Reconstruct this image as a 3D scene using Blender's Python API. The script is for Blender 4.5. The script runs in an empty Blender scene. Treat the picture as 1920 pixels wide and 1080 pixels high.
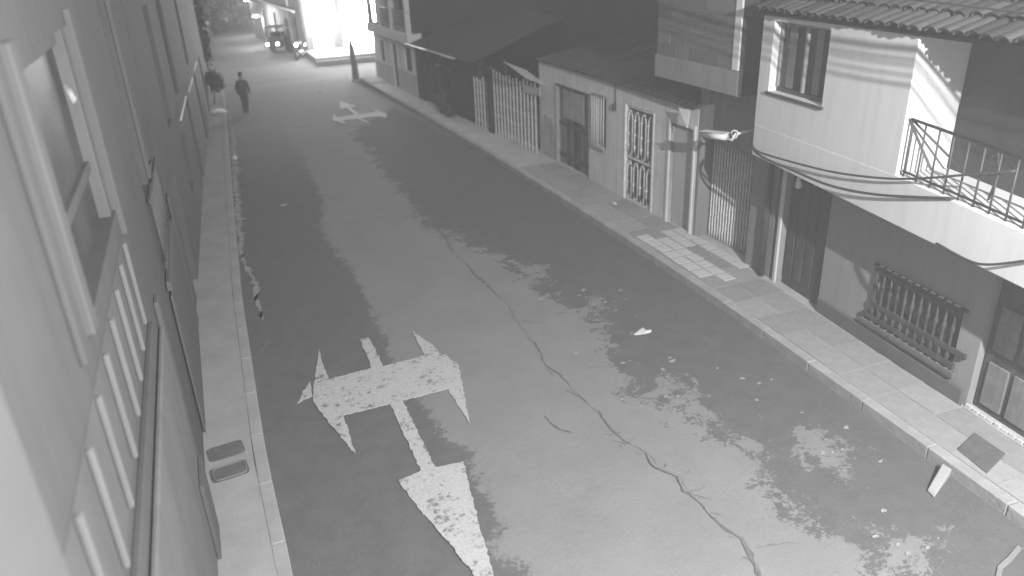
import bpy, bmesh, math, random
import numpy as np
from mathutils import Vector, Matrix
random.seed(7); rng = np.random.default_rng(7)
SC = bpy.context.scene; COL = SC.collection
# ------------------------------------------------------------------ camera
F_PX, PITCH, YAW, ROLL = 1445.5, .42872, .36664, .0443
CAM = np.array([-.327, -1.313, 5.424])
cp, sp, cy, sy, cr, sr = math.cos(PITCH), math.sin(PITCH), math.cos(YAW), math.sin(YAW), math.cos(ROLL), math.sin(ROLL)
fwd = np.array([sy*cp, cy*cp, -sp]); rgt = np.array([cy, -sy, 0.]); dwn = np.cross(fwd, rgt)
RX, DX = rgt*cr + dwn*sr, -rgt*sr + dwn*cr
cd = bpy.data.cameras.new('camera'); cam = bpy.data.objects.new('camera', cd); COL.objects.link(cam)
cd.sensor_width = 36; cd.lens = F_PX/1920*36; cd.clip_start = .05; cd.clip_end = 2000
cam.matrix_world = Matrix(((RX[0], -DX[0], -fwd[0], CAM[0]), (RX[1], -DX[1], -fwd[1], CAM[1]), (RX[2], -DX[2], -fwd[2], CAM[2]), (0, 0, 0, 1)))
cd.dof.use_dof = True; cd.dof.focus_distance = 8.5; cd.dof.aperture_fstop = .8
SC.camera = cam
# ------------------------------------------------------------------ world, faint moon, exposure
wd = bpy.data.worlds.new('World'); SC.world = wd; wd.use_nodes = True
nt = wd.node_tree; bg = nt.nodes['Background']
sky = nt.nodes.new('ShaderNodeTexSky'); sky.sky_type = 'NISHITA'; sky.sun_disc = False
sky.sun_elevation = math.radians(62); sky.sun_rotation = math.radians(196)
bw = nt.nodes.new('ShaderNodeRGBToBW'); nt.links.new(sky.outputs[0], bw.inputs[0]); nt.links.new(bw.outputs[0], bg.inputs[0])
bg.inputs[1].default_value = .10
sd = bpy.data.lights.new('moon', 'SUN'); sd.energy = .03; sd.angle = .0087
moon = bpy.data.objects.new('moon', sd); COL.objects.link(moon)
moon.rotation_euler = Vector((.27, .85, -.47)).to_track_quat('-Z', 'Y').to_euler()
SC.view_settings.view_transform = 'Standard'; SC.view_settings.look = 'None'; SC.view_settings.gamma = 1
SC.view_settings.exposure = .90; SC.view_settings.use_curve_mapping = False
LAMP = Vector((3.6, -2.8, 6.5)); LAMP_W = 4900
# ------------------------------------------------------------------ where a pixel of the photograph meets a surface
def ray(p): return RX*(p[0]-960)/F_PX + DX*(p[1]-540)/F_PX + fwd
def gnd(p, z=0.):
    d = ray(p); k = (z-CAM[2])/d[2]; return CAM + k*d
# ------------------------------------------------------------------ materials
MATS = {}
def _n(nt, t, **k):
    n = nt.nodes.new(t)
    for a, b in k.items(): setattr(n, a, b)
    return n
def mat(name, base, rough=.85, var=.18, scale=2., bump=.15, bscale=40., streak=0., metal=0., spec=.3):
    if name in MATS: return MATS[name]
    m = bpy.data.materials.new(name); m.use_nodes = True; nt = m.node_tree; L = nt.links
    b = nt.nodes['Principled BSDF']; b.inputs['Roughness'].default_value = rough; b.inputs['Metallic'].default_value = metal
    b.inputs['Specular IOR Level'].default_value = spec
    tc = _n(nt, 'ShaderNodeTexCoord')
    n1 = _n(nt, 'ShaderNodeTexNoise'); n1.inputs['Scale'].default_value = scale; n1.inputs['Detail'].default_value = 6; n1.inputs['Roughness'].default_value = .62
    L.new(tc.outputs['Object'], n1.inputs['Vector'])
    mr = _n(nt, 'ShaderNodeMapRange'); mr.inputs[1].default_value = .3; mr.inputs[2].default_value = .7
    mr.inputs[3].default_value = base*(1-var); mr.inputs[4].default_value = base*(1+var)
    L.new(n1.outputs[0], mr.inputs[0]); out = mr.outputs[0]
    if streak:
        mp = _n(nt, 'ShaderNodeMapping'); mp.inputs['Scale'].default_value = (3.5, 3.5, .35); L.new(tc.outputs['Object'], mp.inputs[0])
        n3 = _n(nt, 'ShaderNodeTexNoise'); n3.inputs['Scale'].default_value = 2.2; n3.inputs['Detail'].default_value = 5; L.new(mp.outputs[0], n3.inputs['Vector'])
        m3 = _n(nt, 'ShaderNodeMapRange'); m3.inputs[1].default_value = .45; m3.inputs[2].default_value = .75; m3.inputs[3].default_value = 1; m3.inputs[4].default_value = 1-streak
        L.new(n3.outputs[0], m3.inputs[0]); mu = _n(nt, 'ShaderNodeMath', operation='MULTIPLY'); L.new(out, mu.inputs[0]); L.new(m3.outputs[0], mu.inputs[1]); out = mu.outputs[0]
    cmb = _n(nt, 'ShaderNodeCombineColor')
    for i in range(3): L.new(out, cmb.inputs[i])
    L.new(cmb.outputs[0], b.inputs['Base Color'])
    if bump:
        n2 = _n(nt, 'ShaderNodeTexNoise'); n2.inputs['Scale'].default_value = bscale; n2.inputs['Detail'].default_value = 4; L.new(tc.outputs['Object'], n2.inputs['Vector'])
        bp = _n(nt, 'ShaderNodeBump'); bp.inputs['Strength'].default_value = bump; bp.inputs['Distance'].default_value = .02
        L.new(n2.outputs[0], bp.inputs['Height']); L.new(bp.outputs[0], b.inputs['Normal'])
    MATS[name] = m; return m
def emis(name, val):
    if name in MATS: return MATS[name]
    m = bpy.data.materials.new(name); m.use_nodes = True; b = m.node_tree.nodes['Principled BSDF']
    b.inputs['Base Color'].default_value = (.8, .8, .8, 1); b.inputs['Emission Color'].default_value = (1, 1, 1, 1); b.inputs['Emission Strength'].default_value = val
    MATS[name] = m; return m
def glass(name, rough=.04, clear=.55):
    if name in MATS: return MATS[name]
    m = bpy.data.materials.new(name); m.use_nodes = True; nt = m.node_tree; nt.nodes.remove(nt.nodes['Principled BSDF'])
    o = nt.nodes['Material Output']; t = _n(nt, 'ShaderNodeBsdfTransparent'); g = _n(nt, 'ShaderNodeBsdfGlossy'); g.inputs['Roughness'].default_value = rough
    g.inputs['Color'].default_value = (.5, .5, .5, 1); t.inputs['Color'].default_value = (.92, .92, .92, 1)
    lw = _n(nt, 'ShaderNodeLayerWeight'); pw = _n(nt, 'ShaderNodeMath', operation='POWER'); pw.inputs[1].default_value = 4; nt.links.new(lw.outputs['Facing'], pw.inputs[0]); fr = _n(nt, 'ShaderNodeMath', operation='MULTIPLY_ADD'); fr.inputs[1].default_value = .5; fr.inputs[2].default_value = .03; nt.links.new(pw.outputs[0], fr.inputs[0]); x = _n(nt, 'ShaderNodeMixShader')
    nt.links.new(fr.outputs[0], x.inputs[0]); nt.links.new(t.outputs[0], x.inputs[1]); nt.links.new(g.outputs[0], x.inputs[2]); nt.links.new(x.outputs[0], o.inputs[0])
    MATS[name] = m; return m
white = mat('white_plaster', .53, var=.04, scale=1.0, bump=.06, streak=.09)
grime = mat('grey_plaster', .33, var=.10, scale=1.5, bump=.15, streak=.25)
cream = mat('cream_plaster', .52, var=.10, scale=1.6, bump=.15, streak=.22)
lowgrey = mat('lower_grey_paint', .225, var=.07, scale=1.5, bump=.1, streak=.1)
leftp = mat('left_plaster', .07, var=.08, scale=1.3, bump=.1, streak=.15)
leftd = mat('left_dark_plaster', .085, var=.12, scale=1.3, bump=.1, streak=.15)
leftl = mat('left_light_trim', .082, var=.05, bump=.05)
concrete = mat('concrete', .37, var=.14, scale=2.5, bump=.3, bscale=30, streak=.1)
kerbm = mat('kerb_concrete', .27, var=.2, scale=3, bump=.4, bscale=25)
leftpave = mat('left_pavement', .27, var=.12, scale=2.2, bump=.2, bscale=35)
slabm = [mat('paving_slab_%s' % k, v, var=.13, scale=4, bump=.35, bscale=28) for k, v in (('a', .255), ('b', .23), ('c', .28))]
tilem = mat('pale_floor_tile', .46, var=.12, scale=6, bump=.2)
wood = mat('dark_wood', .052, var=.35, scale=4, bump=.25, streak=.3, rough=.6)
wood2 = mat('weathered_wood', .15, var=.25, scale=5, bump=.25, streak=.35)
woodp = mat('pale_board', .26, var=.15, scale=5, bump=.15, streak=.2)
darkp = mat('dark_paint_and_gap_shade', .03, var=.25, scale=2, bump=.15)
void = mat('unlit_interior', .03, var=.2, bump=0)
barw = mat('white_painted_bar', .55, var=.22, scale=12, bump=.1, rough=.55)
bard = mat('dark_iron_bar', .055, var=.2, scale=12, bump=.1, rough=.5)
ironm = mat('grey_iron_bar', .22, var=.2, scale=12, bump=.1, rough=.5)
frame_l = mat('light_frame', .5, var=.08, bump=.05, rough=.6)
rooft = [mat('roof_tile_%s' % k, v, var=.3, scale=7, bump=.3) for k, v in (('a', .046), ('b', .032), ('c', .062))]
roofd = mat('dark_roof_sheet', .035, var=.3, scale=3, bump=.3, streak=.3)
blockm = [mat('concrete_block_%s' % k, v, var=.15, scale=6, bump=.4) for k, v in (('a', .115), ('b', .13), ('c', .10))]
mortar = mat('mortar', .16, var=.12, bump=.3)
cablem = mat('black_cable', .045, var=.1, bump=0, rough=.5)
plastic = mat('white_plastic', .62, var=.1, bump=.1, rough=.5)
paper = mat('litter_paper', .5, var=.15, scale=15, bump=.2)
polem = mat('concrete_pole', .2, var=.15, bump=.2, streak=.2)
leafm = [mat('leaf_%s' % k, v, var=.3, scale=8, bump=0, rough=.6) for k, v in (('a', .06), ('b', .09), ('c', .045))]
barkm = mat('bark', .08, var=.3, scale=6, bump=.4)
steel = mat('brushed_steel', .4, metal=.8, rough=.4, bump=.05)
rubber = mat('rubber', .03, rough=.8, bump=.1)
paintd = mat('dark_vehicle_paint', .05, var=.05, rough=.3, bump=0, spec=.5)
glz = glass('window_glass')
glow_hot = emis('lit_shop_panel', 30.); glow_lamp = emis('lamp_glass', 40.); glow_soft = emis('lamp_small', 12.)
coverm = mat('iron_cover', .10, var=.2, scale=9, bump=.4, rough=.6)
cloth_d = mat('dark_clothes', .08, var=.2, scale=6, bump=.1); cloth_t = mat('dark_trousers', .07, var=.2, bump=.1)
skinm = mat('skin', .22, var=.05, bump=0); hairm = mat('hair', .02, bump=0)
# ------------------------------------------------------------------ mesh helpers
class MB:
    def __init__(s): s.v = []; s.f = []
    def add(s, v, f):
        n = len(s.v); s.v += [tuple(map(float, p)) for p in v]; s.f += [tuple(i+n for i in q) for q in f]; return s
    def box(s, x0, x1, y0, y1, z0, z1):
        x0, x1 = min(x0, x1), max(x0, x1); y0, y1 = min(y0, y1), max(y0, y1)
        return s.add([(x0,y0,z0),(x1,y0,z0),(x1,y1,z0),(x0,y1,z0),(x0,y0,z1),(x1,y0,z1),(x1,y1,z1),(x0,y1,z1)],
                     [(3,2,1,0),(4,5,6,7),(0,1,5,4),(1,2,6,5),(2,3,7,6),(3,0,4,7)])
    def tube(s, pts, r, n=8, caps=True):
        P = [Vector(p) for p in pts]; R = r if isinstance(r, (list, tuple)) else [r]*len(P); rings = []
        up = Vector((0, 0, 1))
        for i, p in enumerate(P):
            t = (P[min(i+1, len(P)-1)]-P[max(i-1, 0)]).normalized()
            a = t.cross(up) if abs(t.dot(up)) < .95 else t.cross(Vector((1, 0, 0)))
            a.normalize(); b = t.cross(a)
            rings.append([p+(a*math.cos(2*math.pi*k/n)+b*math.sin(2*math.pi*k/n))*R[i] for k in range(n)])
        v = [q for g in rings for q in g]; f = []
        for i in range(len(P)-1):
            for k in range(n): f.append((i*n+k, i*n+(k+1) % n, (i+1)*n+(k+1) % n, (i+1)*n+k))
        if caps: f.append(tuple(range(n))[::-1]); f.append(tuple((len(P)-1)*n+k for k in range(n)))
        return s.add(v, f)
    def prism(s, poly, z0, z1):
        n = len(poly); v = [(p[0], p[1], z0) for p in poly]+[(p[0], p[1], z1) for p in poly]
        f = [tuple(range(n))[::-1], tuple(range(n, 2*n))]+[(i, (i+1) % n, n+(i+1) % n, n+i) for i in range(n)]
        return s.add(v, f)
    def mesh(s, name):
        me = bpy.data.meshes.new(name); me.from_pydata(s.v, [], s.f); me.update(); return me
    def build(s, name, m, parent=None, smooth=False, fix=True):
        me = s.mesh(name)
        if fix:
            bm = bmesh.new(); bm.from_mesh(me); bmesh.ops.recalc_face_normals(bm, faces=bm.faces); bm.to_mesh(me); bm.free()
        for x in (m if isinstance(m, list) else [m]): me.materials.append(x)
        if smooth: me.polygons.foreach_set('use_smooth', [True]*len(me.polygons))
        return link(name, me, parent)
def link(name, data, parent=None):
    o = bpy.data.objects.new(name, data); COL.objects.link(o); o.parent = parent; return o
def tag(o, label=None, cat=None, group=None, kind=None):
    for k, v in (('label', label), ('category', cat), ('group', group), ('kind', kind)):
        if v: o[k] = v
    return o
def bevel(o, w=.01, seg=1):
    b = o.modifiers.new('bevel', 'BEVEL'); b.width = w; b.segments = seg; b.limit_method = 'ANGLE'; return o
class House:
    """local x runs along the wall away from the camera, v is metres proud of the wall towards the street"""
    def __init__(s, name, A, B, side, label, cat, group=None):
        s.A = Vector((A[0], A[1], 0)); d = Vector((B[0]-A[0], B[1]-A[1])); s.ang = math.atan2(d.y, d.x); s.sg = side
        s.r = link(name, None); s.r.location = s.A; s.r.rotation_euler = (0, 0, s.ang); tag(s.r, label, cat, group)
    def box(s, mb, u0, u1, v0, v1, z0, z1): return mb.box(u0, u1, s.sg*v0, s.sg*v1, z0, z1)
    def part(s, name, m, u0, u1, v0, v1, z0, z1, parent=None, bev=.006):
        o = s.box(MB(), u0, u1, v0, v1, z0, z1).build(name, m, parent or s.r)
        return bevel(o, bev) if bev else o
    def tube(s, name, m, pts, r, parent=None, n=8):
        return MB().tube([(p[0], s.sg*p[1], p[2]) for p in pts], r, n).build(name, m, parent or s.r, smooth=True)
    def wall(s, name, m, u0, u1, z0, z1, v=0., th=.18, opens=(), parent=None):
        us = sorted({u0, u1, *[x for o in opens for x in o[:2]]}); zs = sorted({z0, z1, *[x for o in opens for x in o[2:4]]})
        us = [x for x in us if u0 <= x <= u1]; zs = [x for x in zs if z0 <= x <= z1]
        def solid(i, j):
            if i < 0 or j < 0 or i >= len(us)-1 or j >= len(zs)-1: return False
            a, b = (us[i]+us[i+1])/2, (zs[j]+zs[j+1])/2
            return not any(o[0] < a < o[1] and o[2] < b < o[3] for o in opens)
        mb = MB(); yf, yb = s.sg*v, s.sg*(v-th)
        for i in range(len(us)-1):
            for j in range(len(zs)-1):
                if not solid(i, j): continue
                a, b, c, d = us[i], us[i+1], zs[j], zs[j+1]
                mb.add([(a,yf,c),(b,yf,c),(b,yf,d),(a,yf,d)], [(0,1,2,3)]); mb.add([(a,yb,c),(b,yb,c),(b,yb,d),(a,yb,d)], [(3,2,1,0)])
                for di, dj, q in ((-1,0,((a,c),(a,d))),(1,0,((b,c),(b,d))),(0,-1,((a,c),(b,c))),(0,1,((a,d),(b,d)))):
                    if not solid(i+di, j+dj):
                        (p0, p1) = q; mb.add([(p0[0],yf,p0[1]),(p1[0],yf,p1[1]),(p1[0],yb,p1[1]),(p0[0],yb,p0[1])], [(0,1,2,3)])
        me = mb.mesh(name); bm = bmesh.new(); bm.from_mesh(me); bmesh.ops.remove_doubles(bm, verts=bm.verts, dist=1e-5)
        bmesh.ops.recalc_face_normals(bm, faces=bm.faces); bm.to_mesh(me); bm.free(); me.materials.append(m)
        return link(name, me, parent or s.r)
def share(src, name, parent, loc, rot=(0,0,0), sc=(1,1,1), m=None):
    o = bpy.data.objects.new(name, src.data if m is None else src.data); COL.objects.link(o); o.parent = parent
    o.location = loc; o.rotation_euler = rot; o.scale = sc
    if m is not None:
        o.material_slots[0].link = 'OBJECT'; o.material_slots[0].material = m
    return o
def mesh_obj(me, name, parent, loc, rot=(0,0,0), sc=(1,1,1), m=None):
    o = bpy.data.objects.new(name, me); COL.objects.link(o); o.parent = parent; o.location = loc; o.rotation_euler = rot; o.scale = sc
    if m is not None: o.material_slots[0].link = 'OBJECT'; o.material_slots[0].material = m
    return o
def leaves(centres, n, size, mats, name, parent=None, seed=1):
    g = np.random.default_rng(seed); mb = MB(); idx = []
    for (c, rad) in centres:
        for _ in range(n):
            d = g.normal(size=3); d /= np.linalg.norm(d); p = np.array(c)+d*np.array(rad)*(g.random()**.4)
            a = g.normal(size=3); a /= np.linalg.norm(a); b = np.cross(a, g.normal(size=3)); b /= np.linalg.norm(b); s_ = size*(.6+.8*g.random())
            mb.add([p-a*s_, p+b*s_*.45, p+a*s_, p-b*s_*.45], [(0,1,2,3)]); idx.append(int(g.integers(len(mats))))
    o = mb.build(name, mats, parent, fix=False); o.data.polygons.foreach_set('material_index', idx); return o
def interp(poly, y): return float(np.interp(y, [p[1] for p in poly], [p[0] for p in poly]))
def interpv(poly, y): return np.interp(y, [p[1] for p in poly], [p[0] for p in poly])
LK = [(-.36,-6),(-.38,4.6),(-.42,6.6),(-.33,11.5),(-.13,16.4),(.31,26.8),(.58,33.4)]
LW = [(-1.1,-6),(-1.09,4.8),(-1.07,10.7),(-.75,17.6),(-.29,25.6),(.13,33.4)]
RK = [(5.7,-6),(6.25,2.3),(6.41,5),(6.54,7.3),(6.6,10.3),(6.6,14),(6.54,18.6),(6.35,25),(6.1,32)]
RW = [(6.4,-6),(6.95,0),(7.29,3.33),(7.68,7.9),(7.78,10),(7.78,14.4),(7.5,19.9),(7.06,26.7),(6.84,32.4)]
PZ = .13
# ------------------------------------------------------------------ ground, road
tag(MB().add([(-110,-50,-.03),(110,-50,-.03),(110,250,-.03),(-110,250,-.03)], [(0,1,2,3)]).build('ground', mat('dusty_ground', .13, var=.2, scale=.6, bump=.3, bscale=8)), kind='structure')
def sdist(P, poly):
    P = np.asarray(P); n = len(poly); best = np.full(len(P), 1e9); ins = np.zeros(len(P), bool)
    for i in range(n):
        a = np.array(poly[i]); b = np.array(poly[(i+1) % n]); ab = b-a
        t = np.clip(((P-a)@ab)/(ab@ab+1e-12), 0, 1); best = np.minimum(best, np.linalg.norm(P-(a+t[:, None]*ab), axis=1))
        c = ((a[1] > P[:, 1]) != (b[1] > P[:, 1])); ins ^= c & (P[:, 0] < (b[0]-a[0])*(P[:, 1]-a[1])/(b[1]-a[1]+1e-12)+a[0])
    return np.where(ins, best, -best)
def gpoly(px): return [tuple(gnd(p)[:2]) for p in px]
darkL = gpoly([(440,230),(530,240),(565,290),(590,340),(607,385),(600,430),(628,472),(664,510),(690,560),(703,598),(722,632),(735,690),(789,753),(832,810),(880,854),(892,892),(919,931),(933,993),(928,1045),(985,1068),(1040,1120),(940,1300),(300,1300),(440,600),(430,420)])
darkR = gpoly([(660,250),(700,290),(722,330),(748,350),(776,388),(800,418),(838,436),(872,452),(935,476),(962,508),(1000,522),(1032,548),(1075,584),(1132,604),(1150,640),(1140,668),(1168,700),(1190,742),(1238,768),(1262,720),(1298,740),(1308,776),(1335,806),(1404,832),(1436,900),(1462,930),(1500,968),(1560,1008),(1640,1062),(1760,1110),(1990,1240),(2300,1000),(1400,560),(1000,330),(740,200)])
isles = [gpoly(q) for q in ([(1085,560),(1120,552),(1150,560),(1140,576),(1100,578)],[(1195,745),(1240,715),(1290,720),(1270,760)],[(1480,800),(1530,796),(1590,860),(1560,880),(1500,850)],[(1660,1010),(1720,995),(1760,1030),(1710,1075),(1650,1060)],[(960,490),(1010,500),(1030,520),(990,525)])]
stp = .07; ys = np.arange(-5, 34.6, stp); NX = 112
gx = []; 
for y in ys:
    a, b = interp(LK, y)-.3, (interp(RK, y) if y < 32 else 6.1)+.3
    gx.append(np.stack([np.linspace(a, b, NX), np.full(NX, y)], 1))
G = np.concatenate(gx); NY = len(ys)
crown = .035*np.sin(np.clip((G[:, 0]-.0)/6.4, 0, 1)*math.pi)*0
zz = .004*np.sin(G[:, 0]*2.1+G[:, 1]*.7)+.003*np.sin(G[:, 0]*5.3-G[:, 1]*3.1)
me = bpy.data.meshes.new('road'); ii = np.arange(NX*NY).reshape(NY, NX)
me.from_pydata(np.column_stack([G, zz-.006]).tolist(), [], np.stack([ii[:-1, :-1], ii[:-1, 1:], ii[1:, 1:], ii[1:, :-1]], -1).reshape(-1, 4).tolist())
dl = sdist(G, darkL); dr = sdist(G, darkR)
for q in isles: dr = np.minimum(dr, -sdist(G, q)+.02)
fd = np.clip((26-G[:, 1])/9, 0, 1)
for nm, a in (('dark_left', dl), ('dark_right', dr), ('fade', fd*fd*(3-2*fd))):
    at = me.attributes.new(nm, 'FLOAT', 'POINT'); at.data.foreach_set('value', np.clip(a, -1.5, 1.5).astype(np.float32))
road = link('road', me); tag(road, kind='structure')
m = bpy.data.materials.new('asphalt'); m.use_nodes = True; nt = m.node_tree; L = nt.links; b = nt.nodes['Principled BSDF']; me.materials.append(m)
tc = _n(nt, 'ShaderNodeTexCoord')
def noise(scale, detail=6, rough=.65, dist=0.):
    n = _n(nt, 'ShaderNodeTexNoise'); n.inputs['Scale'].default_value = scale; n.inputs['Detail'].default_value = detail; n.inputs['Roughness'].default_value = rough; n.inputs['Distortion'].default_value = dist
    L.new(tc.outputs['Object'], n.inputs['Vector']); return n.outputs[0]
def math_(op, a, b_):
    n = _n(nt, 'ShaderNodeMath', operation=op)
    for i, x in enumerate((a, b_)):
        if isinstance(x, (int, float)): n.inputs[i].default_value = x
        else: L.new(x, n.inputs[i])
    return n.outputs[0]
def rng_(x, a, b_, c, d):
    n = _n(nt, 'ShaderNodeMapRange'); n.interpolation_type = 'SMOOTHSTEP'
    for i, q in enumerate((a, b_, c, d)): n.inputs[i+1].default_value = q
    L.new(x, n.inputs[0]); return n.outputs[0]
def attr(n_):
    n = _n(nt, 'ShaderNodeAttribute'); n.attribute_name = n_; return n.outputs['Fac']
big, fine, med = noise(1.3), noise(9, 8, .7, .4), noise(3.2, 6, .65, .3)
wob = math_('ADD', math_('MULTIPLY', math_('SUBTRACT', med, .5), 1.3), math_('ADD', math_('MULTIPLY', math_('SUBTRACT', fine, .5), .9), math_('MULTIPLY', math_('SUBTRACT', noise(26, 6, .7), .5), .8)))
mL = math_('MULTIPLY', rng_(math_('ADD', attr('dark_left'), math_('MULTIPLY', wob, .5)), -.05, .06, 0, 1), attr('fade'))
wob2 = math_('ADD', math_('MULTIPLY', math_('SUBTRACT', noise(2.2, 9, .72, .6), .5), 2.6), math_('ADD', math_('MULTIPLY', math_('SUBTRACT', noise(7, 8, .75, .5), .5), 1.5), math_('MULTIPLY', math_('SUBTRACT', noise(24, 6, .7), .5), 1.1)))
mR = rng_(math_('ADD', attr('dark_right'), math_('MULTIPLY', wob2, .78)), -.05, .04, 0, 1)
colv = math_('MULTIPLY', .183, rng_(big, .3, .7, .94, 1.06))
def mixv(f, a, b_):
    n = _n(nt, 'ShaderNodeMix'); n.data_type = 'FLOAT'; L.new(f, n.inputs[0])
    for i, x in ((2, a), (3, b_)):
        if isinstance(x, (int, float)): n.inputs[i].default_value = x
        else: L.new(x, n.inputs[i])
    return n.outputs[0]
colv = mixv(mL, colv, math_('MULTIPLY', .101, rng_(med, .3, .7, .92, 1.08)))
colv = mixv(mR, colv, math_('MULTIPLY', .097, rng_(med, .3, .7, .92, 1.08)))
spk = rng_(noise(60, 2, .5), .66, .74, 0, 1); colv = mixv(math_('MULTIPLY', spk, .35), colv, .3)
colv = math_('MULTIPLY', colv, rng_(noise(130, 3), .25, .75, .86, 1.14))
cm = _n(nt, 'ShaderNodeCombineColor')
for i in range(3): L.new(colv, cm.inputs[i])
L.new(cm.outputs[0], b.inputs['Base Color']); b.inputs['Roughness'].default_value = .9; b.inputs['Specular IOR Level'].default_value = .25
bp = _n(nt, 'ShaderNodeBump'); bp.inputs['Strength'].default_value = .5; bp.inputs['Distance'].default_value = .015
L.new(math_('ADD', noise(70, 4), math_('MULTIPLY', fine, 1.5)), bp.inputs['Height']); L.new(bp.outputs[0], b.inputs['Normal'])
# painted arrows (worn thermoplastic paint)
pm = bpy.data.materials.new('worn_road_paint'); pm.use_nodes = True; nt = pm.node_tree; L = nt.links; b = nt.nodes['Principled BSDF']; tc = _n(nt, 'ShaderNodeTexCoord')
wn = math_('ADD', math_('MULTIPLY', noise(14, 8, .75), .6), math_('MULTIPLY', noise(3, 4), .4))
pv = rng_(wn, .40, .475, .13, .36); pv = math_('MULTIPLY', pv, rng_(noise(30, 4), .3, .7, .9, 1.12))
cm = _n(nt, 'ShaderNodeCombineColor')
for i in range(3): L.new(pv, cm.inputs[i])
L.new(cm.outputs[0], b.inputs['Base Color']); b.inputs['Roughness'].default_value = .8
def crop(a): return [(500+x/2.076, 560+y/2.076) for x, y in a]
def decal(name, px, mt, z0, z1, parent=road, sub=True):
    mb = MB(); P = []
    for i, p in enumerate(px):
        q = px[(i+1) % len(px)]; n = max(1, int(math.dist(p, q)/5)) if sub else 1
        for k in range(n):
            x = p[0]+(q[0]-p[0])*k/n; y = p[1]+(q[1]-p[1])*k/n; g = gnd((x, y)); j = .011 if sub else 0
            P.append((g[0]+random.uniform(-j, j), g[1]+random.uniform(-j, j)))
    o = mb.prism(P, z0, z1).build(name, mt, parent); return o
decal('arrow_marking', crop([(203,197),(240,315),(410,272),(363,160),(400,153),(455,265),(615,222),(565,125),(655,190),(748,262),(770,380),(793,490),(705,352),(530,398),(657,658),(765,635),(800,770),(830,885),(923,1221),(810,1080),(700,940),(600,830),(512,710),(600,672),(480,410),(300,455),(345,607),(215,450),(178,400)]), pm, .0, .010)
decal('arrow_marking', crop([(172,322),(176,380),(122,408),(136,370)]), pm, .0, .010)
decal('arrow_marking', [(637,190),(654,195),(671,201),(657,201.5),(674,214.5),(706,211),(697,205),(712,208.5),(725,213),(725,222.5),(716,219),(704,219),(677,222.5),(691,229.5),(685,230),(671,223.5),(641,226),(652,234),(637,230),(624,226),(626,214),(633,220.5),(664,215.5),(652,204),(638,205)], pm, .0, .012)
# cracks, potholes, broken gutter edge
crackm = mat('crack_dark_fill', .11, var=.3, scale=12, bump=.3); thinm = mat('hairline_crack', .12, var=.3, scale=12, bump=.2); gutm = mat('broken_gutter_concrete', .24, var=.35, scale=9, bump=.5)  # flat dark fill for cracks and potholes, paler concrete for the gutter
def ribbon(name, px, w, mt, z=.003, jag=.6, seed=0):
    g = np.random.default_rng(seed); P = [gnd(p)[:2] for p in px]; pts = []
    for a, c in zip(P[:-1], P[1:]):
        n = max(2, int(np.linalg.norm(c-a)/.06))
        for k in range(n): pts.append(a+(c-a)*k/n)
    pts.append(P[-1]); pts = np.array(pts); t = np.gradient(pts, axis=0); t /= np.linalg.norm(t, axis=1)[:, None]+1e-9; nn = np.stack([-t[:, 1], t[:, 0]], 1)
    ns_ = np.convolve(np.random.default_rng(int(abs(pts[0][0])*10) % 7).normal(0, 1, len(pts)+8), np.ones(9)/3, 'valid')[:len(pts)]; pts = pts+nn*(ns_*.014+g.normal(0, .007, len(pts)))[:, None]
    ww = .62*w*(.25+np.abs(g.normal(0, jag, len(pts))))*np.sin(np.linspace(.12, math.pi-.12, len(pts)))**.4
    mb = MB(); n = len(pts); A = pts+nn*ww[:, None]; B = pts-nn*ww[:, None]
    mb.add([(*p, z) for p in A]+[(*p, z) for p in B], [(i, i+1, n+i+1, n+i) for i in range(n-1)])
    return mb.build(name, mt, road)
for i, (px, w) in enumerate([([(760,350),(790,395),(832,440)], .05),([(832,440),(850,475)], .03),([(875,495),(900,522),(942,562)], .035),([(962,582),(958,603),(985,602),(1030,607)], .015),([(1000,640),(1018,662),(1026,685),(1056,706)], .022),([(1080,735),(1100,755)], .008),([(1120,770),(1135,795),(1152,812),(1178,833)], .02),([(1210,848),(1222,872),(1240,880),(1275,892),(1285,920),(1310,940),(1330,968)], .022),([(1330,968),(1352,988),(1390,1010),(1412,1050),(1428,1085)], .05),([(1020,780),(1035,796),(1052,804),(1075,808)], .022),([(1240,880),(1250,868)], .01),([(1290,925),(1335,935)], .012),([(1420,1025),(1500,1018)], .012),([(1095,690),(1150,687),(1180,670)], .012)]):
    ribbon('crack', px, w, crackm, seed=i+3)
main = [(700,285),(735,335),(760,350),(790,395),(832,440),(850,475),(875,495),(900,522),(942,562),(962,590),(985,625),(1000,640),(1026,685),(1056,706),(1085,740),(1120,770),(1152,812),(1178,833),(1210,850),(1240,880),(1275,892),(1285,920),(1330,968),(1352,988),(1390,1010),(1412,1050),(1430,1095)]
ribbon('crack', main, .0055, thinm, z=.0025, jag=.9, seed=77)
gg = np.random.default_rng(5)
for i in range(26):
    k = gg.integers(4, len(main)-1); a = np.array(main[k], float)+gg.normal(0, 4, 2); th_ = gg.uniform(-.6, 1.2)+(math.pi if gg.random() < .4 else 0); ln = gg.uniform(8, 34)
    b1 = a+np.array([math.cos(th_), math.sin(th_)*.5])*ln*.5; b2 = b1+np.array([math.cos(th_+gg.normal()*.5), math.sin(th_+gg.normal()*.5)*.5])*ln*.5
    ribbon('crack', [tuple(a), tuple(b1), tuple(b2)], gg.uniform(.004, .009), thinm, z=.0024, jag=.8, seed=200+i)
ribbon('gutter_edge', [(432,222),(438,262),(440,300),(441,345),(447,400),(450,450),(452,478)], .16, gutm, z=.004, seed=31)
ribbon('gutter_edge', [(452,478),(462,500),(476,520),(482,560),(492,600)], .10, gutm, z=.004, seed=32)
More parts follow.
